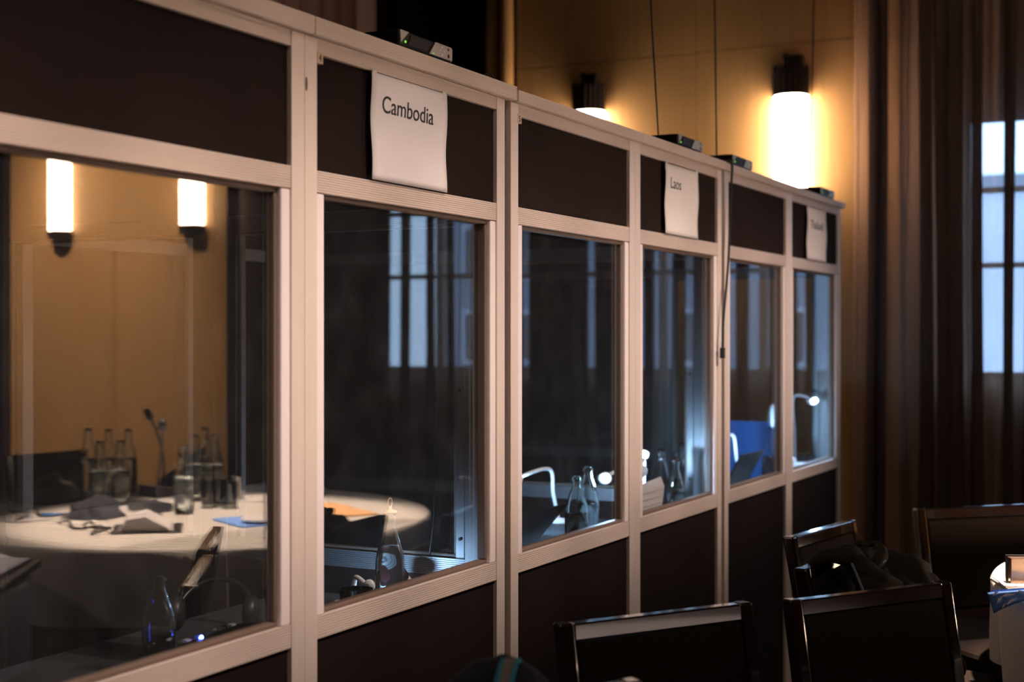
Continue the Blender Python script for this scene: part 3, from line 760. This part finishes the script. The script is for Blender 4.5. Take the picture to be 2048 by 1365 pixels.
# white round fan-like disc behind bottle in booth 3
t = thing('round_mirror', 'pale oval desk mirror on a stalk in the farthest booth by the post', 'mirror', (*at_X(1546, 0, -.12)[:2], DZ))
bm = bmesh.new(); bm_lathe(bm, [(0, 0), (.03, 0), (.03, .006), (0, .010)], 20); obj('base', bm, WHITEP, t)
bm = bmesh.new(); bm_tube(bm, [(0, 0, .008), (0, 0, .25)], .003); obj('stalk', bm, BLACK, t)
bm = bmesh.new(); bm_ball(bm, (0, 0, .302), .048, .28, .2, 1, Matrix.Rotation(-.45, 3, 'Z')); obj('oval_disc', bm, WHITEP, t, smooth=True)

# ------------------------------------------------------------------ banquet chairs
def make_chair(name, label):
    """local: x across, -y is the front, back top edge at y=+.09; origin under the back's foot line"""
    t = thing(name, label, 'chair', group='brown lacquered banquet chairs around the tables')
    H, W, RK = .87, .225, .085            # half width, rake of the back
    def by(z): return RK * (z - .42) / (H - .42) - RK
    for s in (-1, 1):
        bm = bmesh.new(); zs = [.0, .2, .42, .6, .75, H]; ys = [.06, .02, -RK, by(.6), by(.75), 0]
        th = .016
        prev = None
        for z, y in zip(zs, ys):
            x0, x1 = (W - .030, W) if s > 0 else (-W, -W + .030)
            r = [bm.verts.new(q) for q in ((x0, y - th, z), (x1, y - th, z), (x1, y + th, z), (x0, y + th, z))]
            if prev:
                for i in range(4): bm.faces.new((prev[i], prev[(i + 1) % 4], r[(i + 1) % 4], r[i]))
            else: bm.faces.new(r[::-1])
            prev = r
        bm.faces.new(prev); obj('back_post', bm, LACQ, t, bevel=.005)
        bm = bmesh.new()
        x0, x1 = (W - .034, W - .004) if s > 0 else (-W + .004, -W + .034)
        a = [bm.verts.new(q) for q in ((x0 + .003, -.45, 0), (x1 - .003, -.45, 0), (x1 - .003, -.425, 0), (x0 + .003, -.425, 0))]
        b = [bm.verts.new(q) for q in ((x0, -.45, .43), (x1, -.45, .43), (x1, -.415, .43), (x0, -.415, .43))]
        bm.faces.new(a[::-1]); bm.faces.new(b)
        for i in range(4): bm.faces.new((a[i], a[(i + 1) % 4], b[(i + 1) % 4], b[i]))
        obj('front_leg', bm, LACQ, t, bevel=.003)
    def slab(name, z0, z1, th, m, x=W - .029, off=0, bev=.003, slope=None):
        bm = bmesh.new(); y0, y1 = by(z0) + off, by(z1) + off
        if slope is not None: y1 = y0 + slope * (z1 - z0)
        r0 = [bm.verts.new(q) for q in ((-x, y0 - th, z0), (x, y0 - th, z0), (x, y0 + th, z0), (-x, y0 + th, z0))]
        r1 = [bm.verts.new(q) for q in ((-x, y1 - th, z1), (x, y1 - th, z1), (x, y1 + th, z1), (-x, y1 + th, z1))]
        bm.faces.new(r0[::-1]); bm.faces.new(r1)
        for i in range(4): bm.faces.new((r0[i], r0[(i + 1) % 4], r1[(i + 1) % 4], r1[i]))
        return obj(name, bm, m, t, bevel=bev)
    slab('top_rail', H - .033, H - .001, .013, LACQ, slope=.09); slab('lower_rail', .535, .565, .011, LACQ)
    slab('back_pad', .567, H - .035, .015, RIB, x=W - .033, off=-.0, bev=.006)
    box_obj('seat_frame', -W + .035, W - .035, -.42, -RK + .0, .38, .42, LACQ, t, bevel=.003)
    bm = bmesh.new(); bm_box(bm, -W + .01, W - .01, -.45, -RK - .02, .431, .48); obj('seat', bm, RIB, t, bevel=.015)
    return t
def place_chair(L, R, label, src=None):
    L, R = Vector(L), Vector(R); u = (R - L); ang = math.atan2(u.y, u.x)
    # local +x = u ; local -y must point to the camera side (seat)
    c = (L + R) / 2
    if src is None: t = make_chair('banquet_chair', label); t.location = (c.x, c.y, 0); t.rotation_euler.z = ang; return t
    return copy_tree(src, (c.x, c.y, 0), ang, label)
A = place_chair((.41, 2.385), (.655, 2.755), 'brown banquet chair standing nearest the booths at the lower middle, ribbed empty back')
place_chair((.722, 2.81), (.968, 3.18), 'brown banquet chair with a bright glint along its top rail, in front of the jacket', A)
place_chair((.641, 3.195), (.650, 3.645), 'brown banquet chair with the dark fleece jacket thrown over it', A)
place_chair((.471, 3.69), (.533, 4.14), 'brown banquet chair behind the jacket, its lit corner against the last booth post', A)
place_chair((.65, 4.478), (.958, 4.80), 'dark banquet chair farthest right, in front of the curtain and behind the white table', A)
place_chair((.45, 1.685), (.70, 2.055), 'banquet chair that carries the blue-grey bag at the bottom edge', A)
def rc(px, z, rz, lab):      # chairs on the other side of the tables, seen mirrored in the window
    p = refl(px, HZ, z); copy_tree(A, (p.x, p.y, 0), rz, lab)
rc(90, 6.55, -PI / 2 + .1, 'banquet chair beyond the far table, mirrored at the left of the first booth window')
rc(385, 6.75, -PI / 2 - .45, 'banquet chair beyond the far table, mirrored behind the bottles in the first booth window')

# ------------------------------------------------------------------ tables with cloths
def round_table(T, lab, clab, m, seed):
    x, y, R = T
    t = thing('round_table', lab, 'table', (x, y, 0), 0, 'round banquet tables')
    bm = bmesh.new(); bm_lathe(bm, [(0, .715), (R - .015, .715), (R - .015, .742), (0, .742)], 48); obj('tabletop', bm, DARKWOOD, t)
    for a in (0, 1, 2, 3):
        bm = bmesh.new(); q = Vector((.5 * math.cos(a * PI / 2), .5 * math.sin(a * PI / 2), 0)); bm_tube(bm, [q + Vector((0, 0, .001)), q + Vector((0, 0, .715))], .014); obj('leg', bm, BLACKM, t)
    bm = bmesh.new(); n = 160; rings = []
    prof = [(0.0, .7465), (R * .5, .7465), (R - .03, .7465), (R - .006, .744), (R, .735), (R + .002, .66), (R + .004, .57), (R + .002, .50)]
    for k, (r, z) in enumerate(prof):
        ring = []
        for i in range(n):
            a = 2 * PI * i / n; f = 0
            if z < .73: f = min(1, (.735 - z) / .25) * (.022 * math.sin(a * 14 + seed) + .012 * math.sin(a * 23 + 2 * seed)) - .025 * min(1, (.735 - z) / .25)
            rr = max(r + f, 1e-4); ring.append(bm.verts.new((rr * math.cos(a), rr * math.sin(a), z)))
        rings.append(ring)
    for a, b in zip(rings, rings[1:]):
        for i in range(n): j = (i + 1) % n; bm.faces.new((a[i], a[j], b[j], b[i]))
    o = tag(obj('tablecloth', bm, m, smooth=True), clab, 'tablecloth'); o.location = (x, y, 0)
    smooth_angle(o, 50)
round_table(T1, 'round banquet table under the white cloth at the right edge, mirrored in the first window', 'white cloth brightly lit on the table at the right edge of the picture', CLOTH, 1.3)
round_table(T2, 'round banquet table under the pale cloth nearest the camera at lower right', 'pale cloth on the nearer table, just cutting the lower right corner', CLOTHG, 4.1)
TZ = .7475

# things on the far table (seen mirrored in the first booth window)
def rt(px, py, mg=.07):
    p = refl_table(px, py, TZ); v = Vector((p.x - T1[0], p.y - T1[1]))
    if v.length > T1[2] - mg: v *= (T1[2] - mg) / v.length
    return (T1[0] + v.x, T1[1] + v.y, TZ)
grp = 'clear water bottles on the far white table'
blist = [((176, 990), .275, 'rearmost at left'), ((217, 985), .265, 'second rear bottle'), ((256, 985), .265, 'third rear bottle'), ((199, 1012), .25, 'front left of the cluster'), ((240, 1010), .25, 'front right of the cluster'),
         ((368, 1028), .25, 'single one in front'), ((389, 1002), .265, 'left of the trio'), ((409, 982), .27, 'middle of the trio'), ((429, 1002), .265, 'right of the trio')]
for (q, h, lab) in blist:
    make_bottle('water_bottle', 'clear bottle on the far white table, ' + lab + ', mirrored in the window', rt(*q), h, .036, .55, None, grp)
for i, q in enumerate(((418, 1016), (440, 1012), (458, 1017), (472, 1003))):
    make_tumbler('drinking glass on the far white table, %s' % ['just right of the front bottle', 'between two other glasses', 'rightmost near the white papers', 'beside the microphones'][i], rt(*q), .10, .036, 'drinking glasses on the far white table')
def table_mic(px, py, lean, lab):
    x, y, z = rt(px, py); t = thing('gooseneck_microphone', lab, 'microphone', (x, y, z), .4, 'gooseneck conference microphones on the far table')
    bm = bmesh.new(); bm_extr(bm, [(-.055, 0), (.055, 0), (.055, .03), (-.055, .045)], -.08, .08, Matrix()); obj('microphone_base', bm, BLACK, t, bevel=.004)
    pts_ = spline([(0, .02, .03), (lean * .25, .02, .16), (lean * .7, .0, .26), (lean, -.02, .31)], 6)
    bm = bmesh.new(); bm_tube(bm, pts_, .005); obj('gooseneck', bm, BLACK, t, smooth=True)
    e = Vector(pts_[-1]); d = (Vector(pts_[-1]) - Vector(pts_[-3])).normalized()
    bm = bmesh.new(); bm_tube(bm, [e, e + d * .012, e + d * .05], [.008, .016, .013], 12); obj('windshield', bm, BLACK, t, smooth=True)
table_mic(318, 992, .03, 'black gooseneck microphone on the far table, upright one'); table_mic(300, 1022, -.14, 'black gooseneck microphone on the far table, leaning one')
def blob_cloth(name, lab, loc, sx, sy, sz, m, cat, seed):
    bm = bmesh.new(); bmesh.ops.create_icosphere(bm, subdivisions=4, radius=1)
    for v in bm.verts:
        n = noise.noise(v.co * 1.7 + Vector((seed, 0, 0))) * .35 + noise.noise(v.co * 4 + Vector((seed, 3, 0))) * .15
        v.co = v.co * (1 + n); v.co.x *= sx; v.co.y *= sy; v.co.z = max(v.co.z * sz, 0)
    o = tag(obj(name, bm, m, smooth=True), lab, cat); o.location = loc; return o
blob_cloth('black_pouch', 'crumpled black pouch at the left of the far white table', rt(95, 1003), .13, .13, .09, BLACK, 'pouch', 1)
blob_cloth('navy_pouch', 'crumpled navy pouch before the bottles on the far white table', rt(190, 1034), .09, .10, .07, NAVY, 'pouch', 4)
blob_cloth('black_bag', 'low black bag near the right end of the far white table', rt(352, 975), .07, .09, .07, BLACK, 'bag', 7)
t = thing('notebook', 'grey notebook lying open like a tent on the far white table', 'notebook', rt(292, 1058), .9)
bm = bmesh.new(); bm_extr(bm, [(-.09, 0), (.09, 0), (.08, .012), (0, .055), (-.06, .045)], -.10, .10, Matrix()); obj('cover', bm, PAPERG, t, bevel=.004)
bm = bmesh.new(); bm_box(bm, -.13, .12, -.11, .12, 0, .0015); obj('loose_sheet', bm, BLACKM, t)
for i, (q, s, m, lab, rz) in enumerate((((440, 985), (.10, .10, .004), PAPER, 'white papers at the back right of the far white table', .4), ((515, 1000), (.10, .08, .006), PAPER, 'second pile of white papers at the back of the far white table', .9),
        ((500, 1045), (.13, .09, .006), BLUEC, 'flat blue booklet at the right of the far white table', .5), ((108, 1030), (.03, .05, .003), BLUEP, 'small blue card lying on the empty front of the far table', 1.1),
        ((700, 1022), (.20, .13, .006), TAN, 'brown folder mirrored at the left of the Cambodia window', .6), ((680, 976), (.15, .10, .004), PAPER, 'white sheet above the brown folder mirrored in the Cambodia window', .8),
        ((40, 1040), (.09, .07, .004), PAPERG, 'grey leaflet mirrored at the far left edge of the first window', .2))):
    bm = bmesh.new(); sx, sy, sz = s; bm_box(bm, -sx, sx, -sy, sy, 0, sz)
    o = tag(obj(['paper_stack', 'paper_stack', 'booklet', 'card', 'folder', 'paper_sheet', 'leaflet'][i], bm, m, bevel=.001), lab, ['paper', 'paper', 'booklet', 'card', 'folder', 'paper', 'leaflet'][i]); o.location = rt(*q); o.rotation_euler.z = rz
p = rt(510, 1050)
bm = bmesh.new(); bm_ball(bm, (0, 0, .012), .045, 1.2, 1, .3); o = tag(obj('computer_mouse', bm, WHITEP, smooth=True), 'white computer mouse on the blue booklet', 'mouse'); o.location = (p[0], p[1], TZ + .007)
for i, (a, b, c) in enumerate((((115, 1050), (150, 1060), (185, 1066)), ((48, 1022), (85, 1036), (120, 1040)), ((0, 1010), (20, 1025), (30, 1045)), ((165, 1054), (192, 1060), (180, 1072)))):
    pts_ = [Vector(rt(*q)) + Vector((0, 0, .004)) for q in (a, b, c)]
    mid = (pts_[0] + pts_[1]) / 2 + Vector((.04, .05, .01)); mid2 = (pts_[1] + pts_[2]) / 2 + Vector((-.05, .03, .012))
    cable('cable', [pts_[0], mid, pts_[1], mid2, pts_[2]], .004, 'black cable curling on the far white table ' + ['across the middle', 'around the black pouch', 'at its left edge', 'beside the grey notebook'][i])

# things on the near edge of the far table, at the right picture edge
zt = 3.62
p0 = at_z(2022, 1185, FPX * (EYE - TZ) / (1180 - HZ))
t = thing('book_box', 'upright glossy tan box at the right edge on the white table', 'box', (0, 0, 0))
q = at_z(2022, HZ, 3.68); ux, uy = CT * .92 + .0, ST
R = Matrix.Translation((q.x, q.y, TZ)) @ Matrix.Rotation(math.radians(24), 4, 'Z')
t.location = (0, 0, 0)
bm = bmesh.new(); bm_box(bm, 0, .17, 0, .03, .015, .080, R); obj('glossy_face', bm, GLOSSTAN, t, bevel=.002)
bm = bmesh.new(); bm_box(bm, -.003, .173, .031, .04, .015, .083, R); obj('dark_back', bm, BLACK, t)
t = thing('paper_stack', 'loose stack of papers beneath the glossy tan box', 'paper')
for i in range(4):
    bm = bmesh.new(); Ri = R @ Matrix.Rotation(random.uniform(-.08, .08), 4, 'Z'); bm_box(bm, -.018 - .01 * random.random(), .2, -.03, .11, .0005 + i * .0034, .0035 + i * .0034, Ri); obj('sheet', bm, PAPER if i % 2 else PAPERG, t)
# blue cloud-patterned mat over the table edge
pA = Vector((1978, 1187)); 
t = thing('cloud_mat', 'blue padded sleeve with white cloud print hanging over the white table edge', 'sleeve')
zc = 3.58
cor = {'tl': (1979, 1188), 'tr': (2110, 1176), 'bl': (1990, 1226), 'br': (2110, 1212)}
def matpt(u, v, off=0):
    px = (1977 + 140 * u) + v * 13 * (1 - u); py = 1186 - 6 * math.sin(u * 2) + v * (41 - 25 * math.sin(min(u * 2.4, 1.57)) + 8 * u)
    z = zc - .12 * u - .01 * v - off
    return at_z(px, py, z)
bm = bmesh.new(); g = [[bm.verts.new(matpt(i / 29, j / 6)) for i in range(17)] for j in range(7)]
for a, b in zip(g, g[1:]):
    for i in range(16): bm.faces.new((a[i], a[i + 1], b[i + 1], b[i]))
o = obj('padded_cloth', bm, BLUEC, t, smooth=True); md = o.modifiers.new('thick', 'SOLIDIFY'); md.thickness = .006; md.offset = -1
def cloud(u, v, s, sl):
    bm = bmesh.new(); outl = [(-1, 0), (-.6, .15), (-.4, .5), (-.1, .75), (.2, .6), (.45, .3), (.75, .3), (1, .05), (.4, -.08), (-.4, -.05)]
    f = bm.faces.new([bm.verts.new(matpt(u + a * s, v - b * .16 - a * sl, .010)) for a, b in outl])
    ex = bmesh.ops.extrude_face_region(bm, geom=[f])
    obj('cloud_patch', bm, CLOUD, t)
for c in ((.10, .10, .055, .10), (.26, .32, .11, .0), (.11, .52, .055, .15), (.29, .75, .10, .12), (.45, .12, .06, .02), (.15, .90, .04, .12)): cloud(*c)
# support: the sleeve rests on the table with its hidden rear half
bm = bmesh.new(); a0 = matpt(.04, 0); a1 = matpt(.55, 0); d = Vector((.30, .28, 0))
vs = [bm.verts.new(v) for v in (a0, a1, Vector((a1.x, a1.y, TZ + .012)) + d * .35, Vector((a0.x, a0.y, TZ + .012)) + d * .35)]
bm.faces.new(vs); o = obj('flap_on_table', bm, BLUEC, t); md = o.modifiers.new('thick', 'SOLIDIFY'); md.thickness = .005; md.offset = 1

# papers on the near table (mirrored lower left)
q2 = refl_table(40, 1165, TZ); q2 = Vector((q2.x, q2.y)); cc = Vector((T2[0], T2[1])); v2 = (q2 - cc); v2 *= min(1, (T2[2] - .16) / v2.length); q2 = cc + v2
az = math.atan2(v2.y, v2.x)
o = box_obj('document_case', -.15, .15, -.26, .26, 0, .022, BLACK, bevel=.004); tag(o, 'flat black document case on the nearer table, mirrored at the lower left', 'case'); o.location = (q2.x, q2.y, TZ + .0005); o.rotation_euler.z = az
o = box_obj('newspaper', -.13, .12, -.22, .23, 0, .010, PAPERG, bevel=.002); tag(o, 'folded grey newspaper lying on the black document case', 'newspaper'); o.location = (q2.x, q2.y, TZ + .0232); o.rotation_euler.z = az + .06

# ------------------------------------------------------------------ jacket and bag (cloth volumes)
def lump(name, strokes, m, parent, vox=.012, disp=.012, seed=0, extra=None):
    bm = bmesh.new()
    for pts_, rs in strokes:
        P = [Vector(p) for p in pts_]; n = len(P)
        S = []; RR = []
        sp = spline(P, 5)
        for i, q in enumerate(sp):
            f = i / (len(sp) - 1) * (n - 1); k = min(int(f), n - 2); RR.append(rs[k] + (rs[k + 1] - rs[k]) * (f - k)); S.append(q)
        bm_tube(bm, S, RR, 14)
        bm_ball(bm, S[0], RR[0]); bm_ball(bm, S[-1], RR[-1])
    me = bpy.data.meshes.new('tmp'); bm.to_mesh(me); bm.free()
    tmp = bpy.data.objects.new('tmp', me); C.objects.link(tmp)
    r = tmp.modifiers.new('r', 'REMESH'); r.mode = 'VOXEL'; r.voxel_size = vox
    s = tmp.modifiers.new('s', 'SMOOTH'); s.iterations = 3
    bpy.context.view_layer.update()
    m2 = bpy.data.meshes.new_from_object(tmp.evaluated_get(bpy.context.evaluated_depsgraph_get())); bpy.data.objects.remove(tmp); bpy.data.meshes.remove(me)
    m2.name = name
    nrm = [v.normal.copy() for v in m2.vertices]
    for v, nn in zip(m2.vertices, nrm):
        c = v.co; w_ = noise.noise(Vector((c.x * 9 + seed, c.y * 9, c.z * 9))); w2 = abs(noise.noise(Vector((c.x * 16, c.y * 16 + seed, c.z * 10)))) * 2.4 - .5 + .35 * noise.noise(c * 45)
        v.co += nn * disp * (w_ * .8 + w2 * .6)
    for p in m2.polygons: p.use_smooth = True
    m2.materials.clear(); m2.materials.append(m)
    o = bpy.data.objects.new(name, m2); C.objects.link(o); o.parent = parent
    return o
J = thing('fleece_jacket', 'dark grey fleece jacket slung over a chair back in front of the curtain', 'jacket')
a = at_z
lump('jacket_body', [([a(1722, 1122, 3.44), a(1762, 1140, 3.50), a(1805, 1162, 3.47), a(1850, 1212, 3.40), a(1885, 1330, 3.34)], [.028, .048, .055, .055, .06]),
                     ([a(1738, 1150, 3.42), a(1790, 1195, 3.38), a(1830, 1260, 3.34), a(1850, 1330, 3.3)], [.030, .05, .06, .06]),
                     ([a(1712, 1118, 3.38), a(1722, 1150, 3.36), a(1752, 1200, 3.32), a(1780, 1280, 3.3)], [.016, .026, .04, .05]),
                     ([a(1650, 1176, 3.46), a(1680, 1200, 3.46), a(1700, 1290, 3.44)], [.022, .035, .04])], JACKET, J, vox=.008, disp=.022, seed=2)
lump('fold', [([a(1708, 1110, 3.35), a(1724, 1132, 3.32), a(1760, 1156, 3.31), a(1798, 1170, 3.33)], [.012, .020, .021, .012])], JACKET, J, vox=.005, disp=.006, seed=12)
lump('sleeve', [([a(1608, 1137, 3.37), a(1632, 1120, 3.345), a(1665, 1111, 3.335), a(1700, 1112, 3.34), a(1722, 1124, 3.36)], [.005, .013, .018, .021, .02])], JACKET, J, vox=.005, disp=.008, seed=5)
lump('collar', [([a(1706, 1096, 3.44), a(1718, 1088, 3.45), a(1738, 1090, 3.46), a(1752, 1086, 3.44)], [.005, .007, .006, .006]), ([a(1752, 1086, 3.42), a(1764, 1102, 3.38), a(1760, 1120, 3.35), a(1742, 1138, 3.335)], [.006, .013, .018, .012]),
                ([a(1704, 1098, 3.43), a(1710, 1112, 3.37), a(1722, 1128, 3.34)], [.006, .012, .012])], JACKET, J, vox=.0045, disp=.004, seed=9)
bm = bmesh.new(); bm_tube(bm, spline([a(1704, 1128, 3.27), a(1716, 1155, 3.24), a(1730, 1190, 3.2)], 6), .003); obj('zipper', bm, ZIP, J)
bm = bmesh.new(); bm_tube(bm, spline([a(1754, 1134, 3.34), a(1762, 1127, 3.335), a(1770, 1121, 3.34)], 6), .004); obj('pocket_zip', bm, ZIP, J)

B = thing('shoulder_bag', 'blurred blue-grey bag with a grey and teal strap at the bottom edge', 'bag')
lump('bag_body', [([a(955, 1400, 2.0), a(1000, 1385, 2.02), a(1050, 1395, 2.04)], [.045, .055, .045]), ([a(950, 1500, 2.0), a(1060, 1500, 2.04)], [.07, .07])], BAGM, B, disp=.01, seed=4)
def ribbon(name, px0, px1, m, off):
    bm = bmesh.new(); g = []
    for i in range(9):
        v = i / 8; sag = -26 * v * 1.0
        y = 1316 + 110 * v ** 1.5; x0 = px0 + sag; x1 = px1 + sag
        g.append([bm.verts.new(a(x0, y, 1.95 + .04 * (1 - v) + off)), bm.verts.new(a(x1, y + 3, 1.95 + .04 * (1 - v) + off))])
    g.insert(0, [bm.verts.new(a(px0 + 4, 1330, 2.06)), bm.verts.new(a(px1 + 2, 1330, 2.06))])
    for p_, q_ in zip(g, g[1:]): bm.faces.new((p_[0], p_[1], q_[1], q_[0]))
    o = obj(name, bm, m, B, smooth=True); md = o.modifiers.new('t', 'SOLIDIFY'); md.thickness = .004
ribbon('strap', 1012, 1036, GREYT, 0); ribbon('strap_edge', 1004, 1013, TEAL, -.001); ribbon('strap_edge', 1035, 1042, TEAL, -.001)
bpy.context.view_layer.update()
